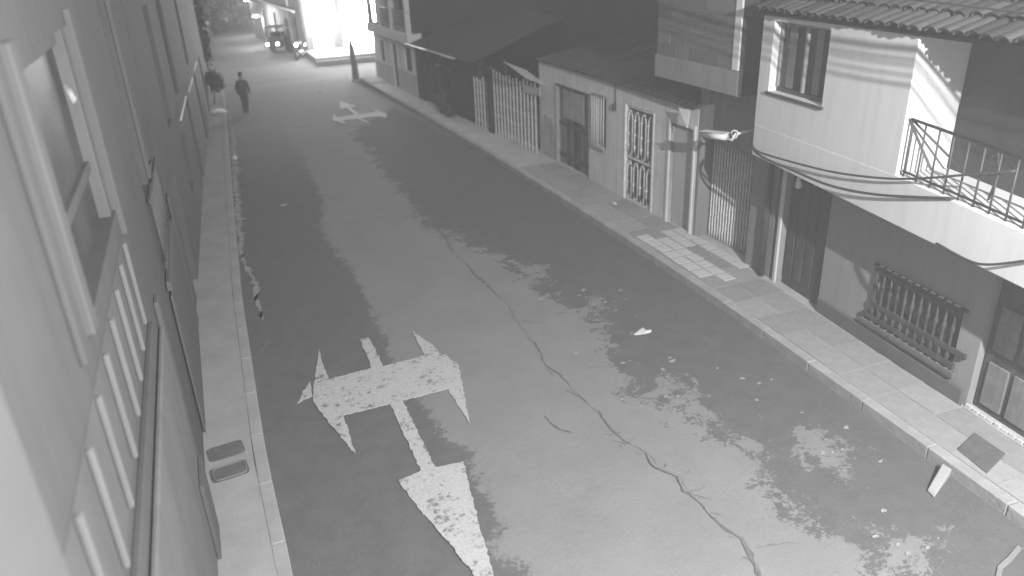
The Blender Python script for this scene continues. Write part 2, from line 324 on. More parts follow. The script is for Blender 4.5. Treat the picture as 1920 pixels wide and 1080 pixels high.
def blob(name, px, rx, ry, mt, z=.004, h=0, parent=road, seed=0, n=14, z0=0):
    g = np.random.default_rng(seed); c = gnd(px, z0); a0 = g.random()*3; P = []
    for k in range(n):
        a = 2*math.pi*k/n; r = .35+.9*g.random(); x, y = rx*math.cos(a)*r, ry*math.sin(a)*r
        P.append((c[0]+x+.4*y, c[1]+y))
    if h: return MB().prism(P, z0, z0+h).build(name, mt, parent)
    return MB().add([(*p, z) for p in P], [tuple(range(n))]).build(name, mt, parent)
for i, (px, rx, ry) in enumerate([((461,478),.10,.16),((468,492),.09,.14),((478,560),.07,.28),((495,650),.07,.28),((487,592),.06,.2),((500,270),.12,.05)]):
    blob('pothole', px, rx, ry, crackm, seed=i)
for i in range(46):      # pale scabs of worn surfacing
    px = random.choice([(random.gauss(1540,45), random.gauss(845,32)), (random.gauss(1300,70), random.gauss(740,40)), (random.gauss(1720,60), random.gauss(1035,30)), (random.gauss(1130,60), random.gauss(570,22)), (random.gauss(1250,110), random.gauss(690,70))])
    s_ = abs(random.gauss(.014, .012))+.008
    blob('pale_scab', px, s_*1.4, s_, mat('pale_scab', .27, var=.2, scale=20, bump=.3), z=.0035+i*2e-5, seed=100+i, n=9)
# ------------------------------------------------------------------ pavements
def strip(name, inner, outer, y0, y1, mt, z1=PZ, off_in=0., off_out=0.):
    Y = np.arange(y0, y1+.01, .5); a = [(interp(inner, y)+off_in, y) for y in Y]; c = [(interp(outer, y)+off_out, y) for y in Y]
    n = len(Y); v = [(*p, -.1) for p in a]+[(*p, -.1) for p in c]+[(*p, z1) for p in a]+[(*p, z1) for p in c]; f = []
    for i in range(n-1):
        f += [(2*n+i, 2*n+i+1, 3*n+i+1, 3*n+i), (i, i+1, 2*n+i+1, 2*n+i), (n+i, n+i+1, 3*n+i+1, 3*n+i)]
    f += [(0, n, 3*n, 2*n), (n-1, 2*n-1, 4*n-1, 3*n-1)]
    return tag(MB().add(v, f).build(name, mt), kind='structure')
pr = strip('pavement_right', RK, RW, -6, 32, concrete, off_in=.14, off_out=.3)
pl = strip('pavement_left', LK, LW, -6, 33.4, leftpave, off_in=-.14, off_out=-.3)
ks = bevel(MB().box(-.07, .07, -.496, .496, -.12, PZ+.006).build('kerb_stone', kerbm, pr), .010, 2); k0 = ks.data
def lay_kerb(poly, first, parent, mt, offx, y0, y1):
    y = y0; i = 0
    while y < y1:
        a, c = interp(poly, y), interp(poly, y+1); ang = -math.atan2(c-a, 1.); loc = ((a+c)/2+offx, y+.5, random.uniform(-.003, .002))
        if first and i == 0: first.location = loc; first.rotation_euler = (0, 0, ang)
        else:
            o = mesh_obj(k0, 'kerb_stone', parent, loc, (random.uniform(-.004, .004), 0, ang+random.uniform(-.006, .006)), m=mt); bevel(o, .010, 2)
        y += 1; i += 1
lay_kerb(RK, ks, pr, kerbm, .07, -1.5, 32); lay_kerb(LK, None, pl, mat('left_kerb', .27, var=.15, bump=.3), -.07, 1, 33)
tm = MB().box(-.5, .5, -.5, .5, -.02, 0).mesh('paving_slab'); tm.materials.append(slabm[0])
y = 1.6; row = 0
while y < 15.6:
    a, c = interp(RK, y)+.16, interp(RW, y)-.01; w = (c-a)/2; d = .58
    ang = -math.atan2(interp(RK, y+d)-interp(RK, y), d)
    for k in range(2):
        x = a+w*(k+.5)
        mesh_obj(tm, 'paving_slab', pr, (x, y+d/2, PZ+.012+random.uniform(-.004, .004)), (random.uniform(-.006, .006), random.uniform(-.006, .006), ang), (w-.009, d-.009, 1), m=random.choice(slabm))
    y += d; row += 1
t2 = MB().box(-.5, .5, -.5, .5, -.01, 0).mesh('pale_tile'); t2.materials.append(tilem)
for yy in np.arange(8.25, 10.6, .31):
    a, c = interp(RK, yy)+.17, interp(RW, yy)
    for k in range(4):
        if k == 2 and yy < 9.5 or random.random() < .12: continue
        mesh_obj(t2, 'pale_tile', pr, (a+.14+k*.26+random.uniform(-.01, .01), yy, PZ+.026+random.uniform(-.003, .003)), (0, 0, random.uniform(-.05, .05)), (.22+.03*(k == 0), .26, 1))
for i in range(16):
    yy = random.uniform(10.8, 16); blob('worn_slab_patch', (960, 540), .01, .01, tilem, z=-.05, parent=pr) if False else None
# ------------------------------------------------------------------ right side: white house with overhanging upper floor
h = House('white_house', (6.95, 0), (7.63, 6.68), 1, 'white two-storey house with overhanging upper floor, railed balcony and tiled eave', 'house')
V = .6
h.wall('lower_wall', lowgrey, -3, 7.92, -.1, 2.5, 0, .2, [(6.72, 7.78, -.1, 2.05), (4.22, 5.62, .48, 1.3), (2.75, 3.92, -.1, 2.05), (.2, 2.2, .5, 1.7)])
h.part('plinth', mat('plinth_paint', .09, var=.15, bump=.2), 3.97, 6.68, .003, .05, 0, .34)
h.part('plinth', MATS['plinth_paint'], -3, 2.7, .003, .05, 0, .34)
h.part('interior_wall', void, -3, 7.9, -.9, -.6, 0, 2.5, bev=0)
d = h.part('door', wood, 6.74, 7.76, -.14, -.09, .1, 2.05)
for k in range(4): h.part('panel', wood, 6.82+.24*k, 7.0+.24*k, -.09, -.07, .3, 1.9, d)
h.part('door_frame', frame_l, 7.79, 7.86, -.1, .03, .12, 2.05)
d = h.part('door', wood, 2.77, 3.9, -.14, -.09, .1, 2.05)
for k in range(3):
    for z in (.25, .95): h.part('panel', wood2, 2.86+.34*k, 3.13+.34*k, -.09, -.06, z, z+.55, d)
h.part('door_handle', steel, 2.84, 2.88, -.09, -.04, 1.0, 1.12, d)
th = h.part('threshold', concrete, 2.75, 3.95, -.18, .04, .1, PZ+.03)
for k in range(11): h.part('broken_tile', tilem, 2.82+k*.1, 2.88+k*.1+random.uniform(0, .02), .0, .035, PZ+.03, PZ+.055+random.uniform(0, .02), th, bev=0)
g = link('window_grille', None, h.r)
h.part('sill', mat('grille_sill_wood', .10, var=.2, bump=.2), 4.12, 5.74, -.02, .075, .42, .49, g)
h.part('rail', wood, 4.15, 5.70, .03, .07, .53, .6, g); h.part('rail', wood, 4.02, 5.62, .028, .066, .72, .79, g); h.part('rail', wood, 4.2, 5.64, .03, .06, 1.2, 1.25, g)
h.part('top_board', wood, 4.15, 5.68, -.02, .05, 1.27, 1.3, g)
for k in range(11):
    u = 4.28+k*.13; o = h.tube('spindle', wood, [(u,.045,.5),(u,.045,.62),(u,.045,.66),(u,.045,.7),(u,.045,.9),(u,.045,.95),(u,.045,1.0),(u,.045,1.05),(u,.045,1.1),(u,.045,1.22)], [.02,.02,.036,.02,.016,.02,.034,.02,.016,.016], g)
for k in range(11): h.part('sill_tile', tilem, 4.23+k*.13, 4.31+k*.13, .0, .05, .49, .502, g, bev=0)
h.part('shutter', wood, 4.22, 5.62, -.16, -.12, .48, 1.3, g)
for k in range(11): h.part('top_tile', tilem, 4.25+k*.125, 4.325+k*.125, .02, .048, 1.302, 1.31, g, bev=0)
# upper storey
zb = lambda u: 2.285-.036*(7.6-u)
zt = lambda u: 2.755 if u >= 4.98 else 2.755-.055*(4.98-u)
us_ = [-3, 4.98, 7.88]; mb = MB()
for v_ in (-.3, V): mb.add([(u_, v_, zb(u_)) for u_ in us_]+[(u_, v_, zt(u_)) for u_ in us_[::-1]], [tuple(range(6))])
mb.f = [(0,1,4,5),(1,2,3,4),(6,7,10,11),(7,8,9,10)]+[(i, (i+1) % 6, 6+(i+1) % 6, 6+i) for i in range(6)]
bevel(mb.build('balcony_slab', white, h.r), .012)
h.wall('upper_wall', white, 4.98, 7.88, 2.70, 4.3, V-.004, .2, [(6.42, 7.62, 3.27, 4.22)])
h.part('return_wall', white, 4.985, 5.15, -.12, V-.21, 2.74, 4.3, bev=.004)
h.part('back_wall', mat('balcony_back_shade', .04, var=.12, bump=.15, streak=.2), -3, 4.98, -.3, -.12, 2.1, 4.5, bev=0)  # near-black colour carries the eave's shade on the balcony back wall
h.part('far_side_wall', white, 7.68, 7.876, -3, V-.21, 2.74, 4.3, bev=0)
bd = h.part('balcony_door', wood2, 2.6, 3.7, -.118, -.08, 2.62, 4.3)
h.part('pane', glz, 2.72, 3.1, -.085, -.07, 3.6, 4.35, bd, 0); h.part('pane', glz, 3.2, 3.58, -.085, -.07, 3.6, 4.35, bd, 0)
w = h.part('window', bard, 6.42, 7.62, V-.16, V-.13, 3.27, 3.33)
for a in ((6.42, 6.47), (7.0, 7.05), (7.57, 7.62)): h.part('frame', ironm, a[0], a[1], V-.16, V-.11, 3.33, 4.22, w)
h.part('frame', ironm, 6.47, 7.57, V-.155, V-.115, 4.17, 4.22, w); h.part('sill', bard, 6.38, 7.66, V-.12, V+.03, 3.235, 3.268, w)
h.part('pane', glz, 6.47, 7.57, V-.142, V-.136, 3.33, 4.17, w, 0)
h.part('curtain', mat('curtain', .3, var=.1, bump=.1), 7.28, 7.44, V-.155, V-.148, 3.34, 4.16, w); h.part('curtain', MATS['curtain'], 6.72, 6.86, V-.155, V-.148, 3.34, 4.16, w)
h.part('blind', mat('grey_blind', .09, var=.12, bump=.1, streak=.3), 6.4, 7.64, V-.19, V-.18, 3.3, 4.2, w, 0)
# railing
rl = link('railing', None, h.r)
h.tube('top_rail', bard, [(-2.5, V-.05, 3.4-.06*7.43), (4.93, V-.05, 3.4)], .017, rl); h.tube('bottom_rail', bard, [(-2.5, V-.05, zt(-2.5)+.06), (4.93, V-.05, zt(4.9)+.06)], .014, rl)
h.tube('top_rail', bard, [(4.93, V-.05, 3.4), (4.8, V-.35, 3.1), (4.7, V-.6, 2.85)], .013, rl)
u = 4.91
while u > -1.5:
    h.tube('baluster', bard, [(u, V-.05, zt(u)-.02), (u, V-.05, 3.4-.06*(4.93-u))], .011, rl, 6); u -= .2
for uu in (3.72,):
    for zc in (3.1, 3.22):
        h.tube('scroll', bard, [(uu+.05+.05*math.cos(a), V-.05, zc+.05*math.sin(a)) for a in np.linspace(0, 5.6, 14)], .006, rl, 6)
    h.tube('scroll', bard, [(uu+.03, V-.05, 2.82), (uu-.02, V-.05, 3.1), (uu+.03, V-.05, 3.3)], .012, rl, 6)
# tiled roof: a deck with separate barrel tiles
sl = math.tan(math.radians(20)); EV, EZ = V+.13, 4.37
rf = MB().add([(-3,EV-.11,EZ-.06),(7.95,EV-.11,EZ-.06),(7.95,EV-4,EZ-.06+3.94*sl),(-3,EV-4,EZ-.06+3.94*sl),(-3,EV-.11,EZ-.09),(7.95,EV-.11,EZ-.09),(7.95,EV-4,EZ-.09+3.94*sl),(-3,EV-4,EZ-.09+3.94*sl)],[(0,1,2,3),(7,6,5,4),(0,4,5,1),(1,5,6,2),(2,6,7,3),(3,7,4,0)]).build('roof', roofd, h.r)
def tile_mesh():
    mb = MB(); n = 7; pts = []
    for (yy, r, dz) in ((0, .085, .03), (-.42, .068, 0)):
        for k in range(n):
            a = math.pi*k/(n-1); pts.append((r*math.cos(a), yy, r*.75*math.sin(a)+dz))
    for (yy, r, dz) in ((0, .070, .03), (-.42, .054, 0)):
        for k in range(n):
            a = math.pi*k/(n-1); pts.append((r*math.cos(a), yy, r*.75*math.sin(a)+dz))
    f = [(k, k+1, n+k+1, n+k) for k in range(n-1)]+[(2*n+k, 3*n+k, 3*n+k+1, 2*n+k+1) for k in range(n-1)]+[(k, 2*n+k, 2*n+k+1, k+1) for k in range(n-1)]
    mb.add(pts, f); me = mb.mesh('roof_tile'); me.materials.append(rooft[0]); return me
tme = tile_mesh(); cnt = 0
for k in range(42):
    for j in range(7):
        if cnt >= 290: break
        u = 7.85-k*.185; v = EV-.36*j
        mesh_obj(tme, 'roof_tile', rf, (u+random.uniform(-.012, .012), v+random.uniform(-.03, .03), EZ-.05+.36*j*sl+random.uniform(0, .012)), (-math.radians(20), 0, random.uniform(-.03, .03)), m=random.choice(rooft)); cnt += 1
# ------------------------------------------------------------------ block house with the barred gate
h = House('block_house', (7.76, 7.95), (7.78, 14.4), 1, 'house with bare concrete block upper wall above a white barred gate', 'house')
h.wall('lower_wall', mat('gate_wall_plaster', .18, var=.1, bump=.15, streak=.25), 0, 2.2, -.1, 3.1, 0, .36, [(.62, 2.12, .1, 2.05)])
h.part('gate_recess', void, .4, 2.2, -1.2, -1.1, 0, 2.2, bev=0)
gt = link('gate', None, h.r)
h.part('frame', ironm, .62, 2.12, -.31, -.27, .13, .18, gt); h.part('frame', ironm, .62, 2.12, -.31, -.27, 1.0, 1.04, gt); h.part('frame', ironm, .62, 2.12, -.31, -.27, 2.0, 2.05, gt)
h.part('sheet', ironm, .62, 2.12, -.32, -.312, .13, 2.05, gt)
for k in range(18):
    u = .68+k*.08; h.tube('bar', barw, [(u+.006*math.sin(q*2.4+k), -.26, .15+q*.15) for q in range(13)], .015, gt, 6)
h.part('overhang_slab', mat('bare_beam', .19, var=.1, bump=.2, streak=.2), .6, 3.0, -.4, .46, 3.02, 3.4, bev=.01)
uw = h.part('upper_wall', mortar, .63, 2.95, .2, .445, 3.4, 5.3, bev=0)
bme = MB().box(-.5, .5, -.5, .5, -.5, .5).mesh('concrete_block'); bme.materials.append(blockm[0])
for r_ in range(9):
    for k in range(8):
        u0 = .79+k*.39-(.19 if r_ % 2 else 0); u1 = min(u0+.375, 2.95); u0 = max(u0, .79)
        if u1-u0 < .08: continue
        mesh_obj(bme, 'concrete_block', uw, ((u0+u1)/2, .40+random.uniform(-.004, .006), 3.5+r_*.205), (0, random.uniform(-.008, .008), random.uniform(-.01, .01)), (u1-u0, .11, .188), m=random.choice(blockm))
h.part('column', cream, .61, .77, .1, .475, 3.41, 5.3, bev=.008)
h.part('roof_slab', roofd, .6, 3, -3, .5, 5.3, 5.4, bev=0)
h.part('recess_wall', darkp, 0, .58, -.5, -.25, 3.1, 5.3, bev=0); h.part('gap_shade_face', darkp, .588, .598, -.4, .455, 3.03, 5.3, bev=0); h.part('side_wall', grime, 2.77, 2.95, -3, .18, 3.41, 5.3, bev=0)  # gap face and recess wall coloured near black to stand for the gap's shade
h.tube('downpipe', bard, [(.12, .07, .1), (.12, .07, 3.0)], .05)
# ------------------------------------------------------------------ low plaster house
h = House('plaster_house', (7.765, 10.16), (7.78, 14.4), 1, 'low pale plaster house with three barred openings and a dark sheet roof', 'house')
U = -2.26     # offset from the block house frame
h.wall('wall', cream, 0, 7.05, -.1, 2.5, .005, .2, [(.1, .86, .1, 2.12), (1.45, 2.62, .1, 2.17), (3.42, 4.06, .98, 2.17), (4.18, 6.06, .1, 2.1)])
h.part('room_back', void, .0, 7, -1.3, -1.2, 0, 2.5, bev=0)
d = h.part('door', mat('pale_door', .36, var=.08, bump=.08, streak=.15), .12, .84, -.11, -.07, .13, 2.1); h.part('lock', steel, .16, .2, -.07, -.03, 1.1, 1.2, d)
for a in ((.04, .1), (.86, .93)): h.part('door_frame', frame_l, a[0], a[1], -.1, .035, .13, 2.19)
h.part('door_frame', frame_l, .1, .86, -.1, .035, 2.12, 2.19)
# scroll gate
gt = link('scroll_gate', None, h.r)
for a in ((1.45, 1.5), (2.57, 2.62)): h.part('frame', barw, a[0], a[1], -.06, .02, .12, 2.17, gt)
h.part('frame', barw, 1.5, 2.57, -.06, -.02, 2.11, 2.17, gt); h.part('frame', barw, 1.5, 2.57, -.06, -.02, 1.05, 1.09, gt); h.part('frame', barw, 1.5, 2.57, -.06, -.02, .13, .18, gt)
h.part('back_panel', mat('gate_back', .13, var=.2, bump=.1), 1.5, 2.57, -.13, -.12, .13, 2.11, gt)
for k in range(4):
    c = 1.64+k*.265; wv = .085
    for z0, z1 in ((1.09, 2.11), (.18, 1.05)):
        m_ = (z1-z0); pts = [(c-wv, -.03, z0+.03*m_), (c-wv, -.03, z1-.25*m_)]+[(c-wv*math.cos(a), -.03, z1-.25*m_+.2*m_*math.sin(a)) for a in np.linspace(.2, math.pi-.2, 7)]+[(c+wv, -.03, z1-.25*m_), (c+wv, -.03, z0+.22*m_)]+[(c+wv*math.cos(a), -.03, z0+.22*m_-.2*m_*math.sin(a)) for a in np.linspace(.2, math.pi-.2, 7)]
        h.tube('scroll_bar', barw, pts, .013, gt, 6)
    for zk in (.5, 1.3, 1.55, 1.85): h.part('knuckle', barw, c+wv-.02, c+wv+.02, -.05, -.01, zk, zk+.04, gt, 0)
# window grille
g = link('window_grille', None, h.r)
h.part('shutter', wood2, 3.42, 4.06, -.15, -.12, .98, 2.17, g)
for k in range(6): u = 3.47+k*.11; h.tube('bar', barw, [(u, .05, .98), (u, .05, 2.15)], .012, g, 6)
h.part('frame', ironm, 3.42, 4.06, .02, .07, .96, 1.0, g); h.part('frame', ironm, 3.42, 4.06, .02, .07, 2.13, 2.17, g)
# double wooden door with a pale board nailed over its upper part
d = link('wooden_door', None, h.r)
for k in range(9): h.part('plank', wood2 if k % 3 else wood, 4.24+k*.197, 4.43+k*.197, -.12, -.08, .12, 2.06, d)
h.part('rail', wood, 4.24, 6.0, -.08, -.055, .3, .42, d); h.part('rail', wood, 4.24, 6.0, -.08, -.055, 1.1, 1.2, d)
h.part('nailed_board', woodp, 4.6, 5.72, -.055, -.035, 1.32, 2.0, d)
h.part('door_frame', ironm, 4.18, 4.24, -.12, .03, .12, 2.1); h.part('door_frame', ironm, 6.0, 6.06, -.12, .03, .12, 2.1); h.part('door_frame', wood, 4.24, 6.0, -.12, .02, 2.06, 2.1)
h.part('wall_light', bard, 2.98, 3.04, 0, .08, 1.95, 2.1); h.tube('wire', cablem, [(3.01, .02, 2.1), (3.0, .02, 2.48)], .008)
# broken lower plaster on the end pier and sloping sheet roof
P = [(6.1,.0),(6.9,.0),(6.95,.6),(6.85,1.0),(6.7,1.12),(6.5,1.02),(6.35,1.1),(6.2,.95),(6.12,.6)]
MB().add([(u_,-.0+.012,z_+.1) for u_, z_ in P]+[(u_,.004,z_+.1) for u_, z_ in P], [tuple(range(9))]+[(i,(i+1)%9,9+(i+1)%9,9+i) for i in range(9)]).build('bare_render', grime, h.r)
rf = MB().add([(-.1,.18,2.53),(4.6,.12,2.56),(7.1,.1,2.52),(7.1,-4,3.1),(4.6,-4,3.3),(-.1,-4,3.35)]+[(-.1,.18,2.56),(4.6,.12,2.59),(7.1,.1,2.55),(7.1,-4,3.13),(4.6,-4,3.33),(-.1,-4,3.38)], [(5,4,3,2,1,0),(6,7,8,9,10,11)]+[(i,(i+1)%6,6+(i+1)%6,6+i) for i in range(6)]).build('roof', roofd, h.r)
for k in range(30):
    u = -.05+k*.235; o = MB().tube([(u, .14, 2.565), (u, -3.9, 3.33 if u < 4.6 else 3.2)], .03, 6).build('roof_rib', roofd, rf)
h.part('rear_wall', darkp, 0, 7.05, -4.2, -4.0, 0, 4.4, bev=0)
h.part('parapet_block', grime, 2.4, 3.2, -2.6, -2.2, 3.0, 3.5, bev=.01)
o = MB().add([(-.02,.2,2.52),(-.02,.24,2.2),(.32,.22,2.5),(-.02,.21,2.52),(-.02,.25,2.2),(.32,.23,2.5)],[(0,1,2),(5,4,3),(0,3,4,1),(1,4,5,2),(2,5,3,0)]).build('hanging_cloth', plastic, None)
o.matrix_world = Matrix.Translation((7.765, 10.16, 0)) @ Matrix.Rotation(h.ang, 4, 'Z'); tag(o, 'pale triangle of plastic hanging from the eave corner of the plaster house', 'plastic sheet')
# ------------------------------------------------------------------ picket gates and yard
def picket_gate(name, A, B, u0, u1, ht, n, label):
    g = House(name, A, B, 1, label, 'gate', 'picket gates of the yard')
    for z in np.linspace(.3, ht-.15, 5): g.part('rail', ironm, u0, u1, -.03, -.005, z, z+.035)
    for k in range(n):
        u = u0+.03+(u1-u0-.06)*k/(n-1); top = ht+random.uniform(-.05, .06); w_ = .034
        g.part('picket', barw, u-w_, u+w_, .0, .022, .14+random.uniform(-.01, .02), top, bev=0)
    return g
A5, B5 = (7.78, 14.4), (7.5, 19.9)
picket_gate('picket_gate', A5, B5, 2.72, 5.42, 1.92, 13, 'wide white picket gate beside the plastered pier')
picket_gate('picket_gate', A5, B5, 5.92, 6.92, 1.62, 5, 'narrow white picket gate beyond the dark gatepost')
h = House('yard_wall', A5, B5, 1, 'dark yard walls and gatepost behind the white picket gates', 'wall')
h.part('gatepost', darkp, 5.5, 5.86, -.15, .06, 0, 2.0); h.part('rear_wall', darkp, .3, 9.0, -3.2, -3.0, 0, 5.6, bev=0); h.part('side_wall', darkp, .75, .95, -3, -.12, 0, 2.2, bev=0)
h.part('yard_floor', mat('yard_earth', .1, var=.2, bump=.3), .3, 9, -3, -.3, 0, .09, bev=0)
o = MB(); 
for k in range(12):
    x0, x1 = .085*k, .085*(k+1); z0, z1 = .03*(k % 2), .03*((k+1) % 2)
    o.add([(x0,0,z0),(x1,0,z1),(x1,.75,z1+.1),(x0,.75,z0+.1),(x0,0,z0-.006),(x1,0,z1-.006),(x1,.75,z1+.094),(x0,.75,z0+.094)],[(0,1,2,3),(7,6,5,4),(0,4,5,1),(3,2,6,7)])
o = o.build('roof_sheet', mat('zinc_sheet', .3, var=.3, scale=6, bump=.1, rough=.5)); o.location = (7.58, 16.25, 2.02); o.rotation_euler = (.28, -.28, 1.75); tag(o, 'bent corrugated sheet lying over the corner of the picket gate', 'roof sheet')
o = bevel(MB().box(-.5, .5, -.012, .012, -.1, .1).build('sign_board', mat('pale_sign', .4, var=.1, bump=.1)), .003); o.location = (7.57, 17.2, 1.78); o.rotation_euler = (0, .05, math.radians(92)); tag(o, 'blank pale board fixed to the top of the picket gate', 'board')
# ------------------------------------------------------------------ dark overgrown house
h = House('dark_house', (7.4, 22), (7.06, 26.7), 1, 'dark low house with a gutter, between picket gates and corner house', 'house')
h.wall('wall', darkp, -.95, 4.75, -.1, 2.0, 0, .2, [(3.0, 3.9, -.1, 1.85), (1.2, 2.0, .8, 1.6)])
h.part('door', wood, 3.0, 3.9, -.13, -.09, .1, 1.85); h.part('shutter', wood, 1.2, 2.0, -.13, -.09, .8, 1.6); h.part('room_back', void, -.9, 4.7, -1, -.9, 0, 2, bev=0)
rf = MB().add([(-1,.22,2.02),(4.8,.22,2.02),(4.8,-4,3.4),(-1,-4,3.4),(-1,.22,2.06),(4.8,.22,2.06),(4.8,-4,3.44),(-1,-4,3.44)],[(3,2,1,0),(4,5,6,7),(0,1,5,4),(1,2,6,5),(2,3,7,6),(3,0,4,7)]).build('roof', roofd, h.r)
h.tube('gutter', mat('zinc_gutter', .35, rough=.4, bump=.05), [(.2, .26, 2.03), (4.75, .26, 2.06)], .035)
h.tube('gutter_bracket', bard, [(1.2, .3, 2.0), (1.25, .5, 1.75), (.5, .5, 1.8)], .015)
h.part('rear_wall', darkp, -1, 4.8, -4.4, -4.1, 0, 6, bev=0)
r = link('shrub', None); tag(r, 'dark shrub growing against the foot of the dark house', 'shrub'); c = Vector((7.0, 23.4, .13)); r.location = c
leaves([((0,0,.25),(.22,.5,.25)), ((.1,.5,.4),(.2,.4,.3)), ((.05,-.5,.2),(.2,.4,.2))], 160, .06, leafm, 'foliage', r, 4); MB().tube([(0,0,-.02),(.03,.02,.3),(.05,.2,.5)], [.02,.015,.008], 6).build('stem', barkm, r)
# ------------------------------------------------------------------ corner house
h = House('corner_house', (7.06, 26.7), (6.85, 32.3), 1, 'two-storey corner house with pale band over tall dark windows', 'house')
h.wall('lower_wall', mat('corner_plaster', .62, var=.1, bump=.1, streak=.2), -.1, 5.65, -.1, 2.02, 0, .2, [(.25, 1.3, .95, 1.85), (2.35, 2.98, .1, 1.8), (3.8, 4.75, .9, 1.75)])
h.part('dado', mat('corner_dado', .38, var=.1, bump=.1, streak=.2), -.1, 2.3, .003, .02, .0, .92); h.part('dado', MATS['corner_dado'], 3.03, 5.65, .003, .02, .0, .88)
h.part('shutter', wood, .25, 1.3, -.12, -.08, .95, 1.85); h.part('shutter', wood, 3.8, 4.75, -.12, -.08, .9, 1.75); h.part('door', wood, 2.35, 2.98, -.12, -.08, .1, 1.8)
for a in ((.9), (1.45), (3.2)): h.part('pilaster', white, a+.45 if a != .9 else -.05, (a+.45 if a != .9 else -.05)+.25, .022, .06, .93, 2.02)
h.part('end_wall', cream, 5.47, 5.67, -8, -.2, -.1, 5.6, bev=0)
h.part('slab', white, -.1, 5.7, -.3, .22, 2.02, 2.38)
h.part('upper_wall', darkp, -.1, 5.6, -1.3, -1.2, 2.38, 5.6, bev=0); h.part('near_side_wall', darkp, -.1, .06, -8, -.01, 2.38, 5.6, bev=0)
rl = link('railing', None, h.r)
for k in range(26): u = .1+k*.216; h.tube('baluster', ironm, [(u, .12, 2.38), (u, .12, 3.1)], .014, rl, 6)
h.tube('top_rail', ironm, [(0, .12, 3.1), (5.6, .12, 3.1)], .025, rl); h.tube('mid_rail', ironm, [(0, .12, 2.55), (5.6, .12, 2.55)], .015, rl)
for u in (.02, 2.0, 3.7, 5.3): h.part('post', cream, u, u+.16, .02, .2, 2.38, 5.6)
h.part('back_door', wood2, 1.0, 1.9, -1.19, -1.15, 2.4, 4.3); h.part('back_door', wood2, 3.2, 4.1, -1.19, -1.15, 2.4, 4.3)
h.part('upper_slab', darkp, -.1, 5.7, -8, .3, 5.6, 5.8, bev=0)
# corner ribbed ramp
rp = bevel(MB().box(6.15, 6.9, 30.6, 32.6, 0, PZ+.02).build('corner_ramp', mat('corner_ramp', .4, var=.1, bump=.3)), .02); tag(rp, 'ribbed concrete ramp at the pavement corner by the pole', 'ramp')
for k in range(12): bevel(MB().box(6.17, 6.85, 30.68+k*.155, 30.76+k*.155, PZ+.02, PZ+.045).build('rib', MATS['corner_ramp'], rp), .008)
# ------------------------------------------------------------------ utility pole on the corner
r = link('utility_pole', None); r.location = (6.0, 32.75, 0); tag(r, 'thin concrete pole on the pavement corner before the floodlit shop', 'pole')
MB().tube([(0,0,-.2),(-.02,0,.7),(-.05,0,1.35),(-.06,0,1.8),(-.1,0,7)], [.16,.13,.10,.055,.045], 12).build('shaft', polem, r, True); MB().tube([(0,0,-.02),(0,0,.06)], [.24,.2], 12).build('footing', concrete, r, True)
# ------------------------------------------------------------------ floodlit shop across the junction
h = House('floodlit_shop', (5.35, 42), (14, 42), 1, 'floodlit white shop across the junction, its two doorways glowing', 'shop'); h.sg = -1
h.wall('front_wall', mat('shop_plaster', .19, var=.12, bump=.1, streak=.2), 0, 8.6, 0, 6.2, 0, .25, [(.4, 1.4, .3, 1.85), (1.95, 3.9, .3, 3.3), (4.6, 5.6, .3, 2.2)])
for a in ((.1, 1.75, 2.1), (1.85, 4.2, 3.6), (4.4, 5.8, 2.4)): h.part('lit_interior', glow_hot, a[0], a[1], -1.6, -1.5, .2, a[2], bev=0)
h.part('floor', concrete, 0, 8.6, -3, -.26, .2, .3, bev=0); h.part('roof', roofd, -.1, 8.7, -6, .4, 6.2, 6.35, bev=0)
h.part('awning', frame_l, 4.1, 8.5, 0, .7, 3.15, 3.22); h.part('flat_sign', frame_l, .1, 1.7, .01, .06, 2.3, 2.9)
lp = h.part('flood_lamp', glow_lamp, .12, .38, 2.0, 2.2, 3.72, 3.8); h.tube('lamp_arm', ironm, [(.25, 0, 3.9), (.25, 1.2, 3.95), (.25, 2.15, 3.85)], .03)
def plight(name, loc, W, rad, parent=None):
    l = bpy.data.lights.new(name, 'POINT'); l.energy = W; l.shadow_soft_size = rad; o = link(name, l, parent); o.location = loc; return o
plight('shop_flood', (5.6, 39.9, 3.6), 700, .12); plight('shop_doorway_light', (6.3, 41.5, 1.5), 90, .2)
sv = bevel(MB().box(5.25, 14, 38.6, 41.98, -.02, .33).build('raised_pavement', concrete), .02); tag(sv, kind='structure')
MB().box(5.2, 14, 38.3, 38.585, -.02, .2).build('lower_step', concrete, sv)
# row house continuing up the side street
h = House('row_house', (5.3, 42.3), (3.75, 54.5), 1, 'grey row house with gutter and doors going up beyond the junction', 'house')
h.wall('wall', grime, 0, 12.4, 0, 5.5, 0, .2, [(1.2, 1.9, .1, 1.9), (3.0, 3.7, .6, 1.7), (5.5, 6.3, .1, 1.9), (8.5, 9.4, .1, 1.9)])
for a in (1.2, 5.5, 8.5): h.part('door', wood, a, a+.8, -.12, -.08, .1, 1.9)
h.part('shutter', wood, 3.0, 3.7, -.12, -.08, .6, 1.7); h.tube('gutter', frame_l, [(.1, .3, 2.25), (12, .3, 2.6)], .05); h.tube('downpipe', frame_l, [(2.3, .06, 0), (2.3, .06, 5)], .05)
h.part('canopy', roofd, .1, 12, 0, .28, 2.35, 2.42, bev=0); h.part('roof', roofd, -.1, 12.5, -5, .3, 5.5, 5.6, bev=0)
h.part('crossbar', frame_l, 2.95, 3.75, .0, .06, 1.2, 1.26)
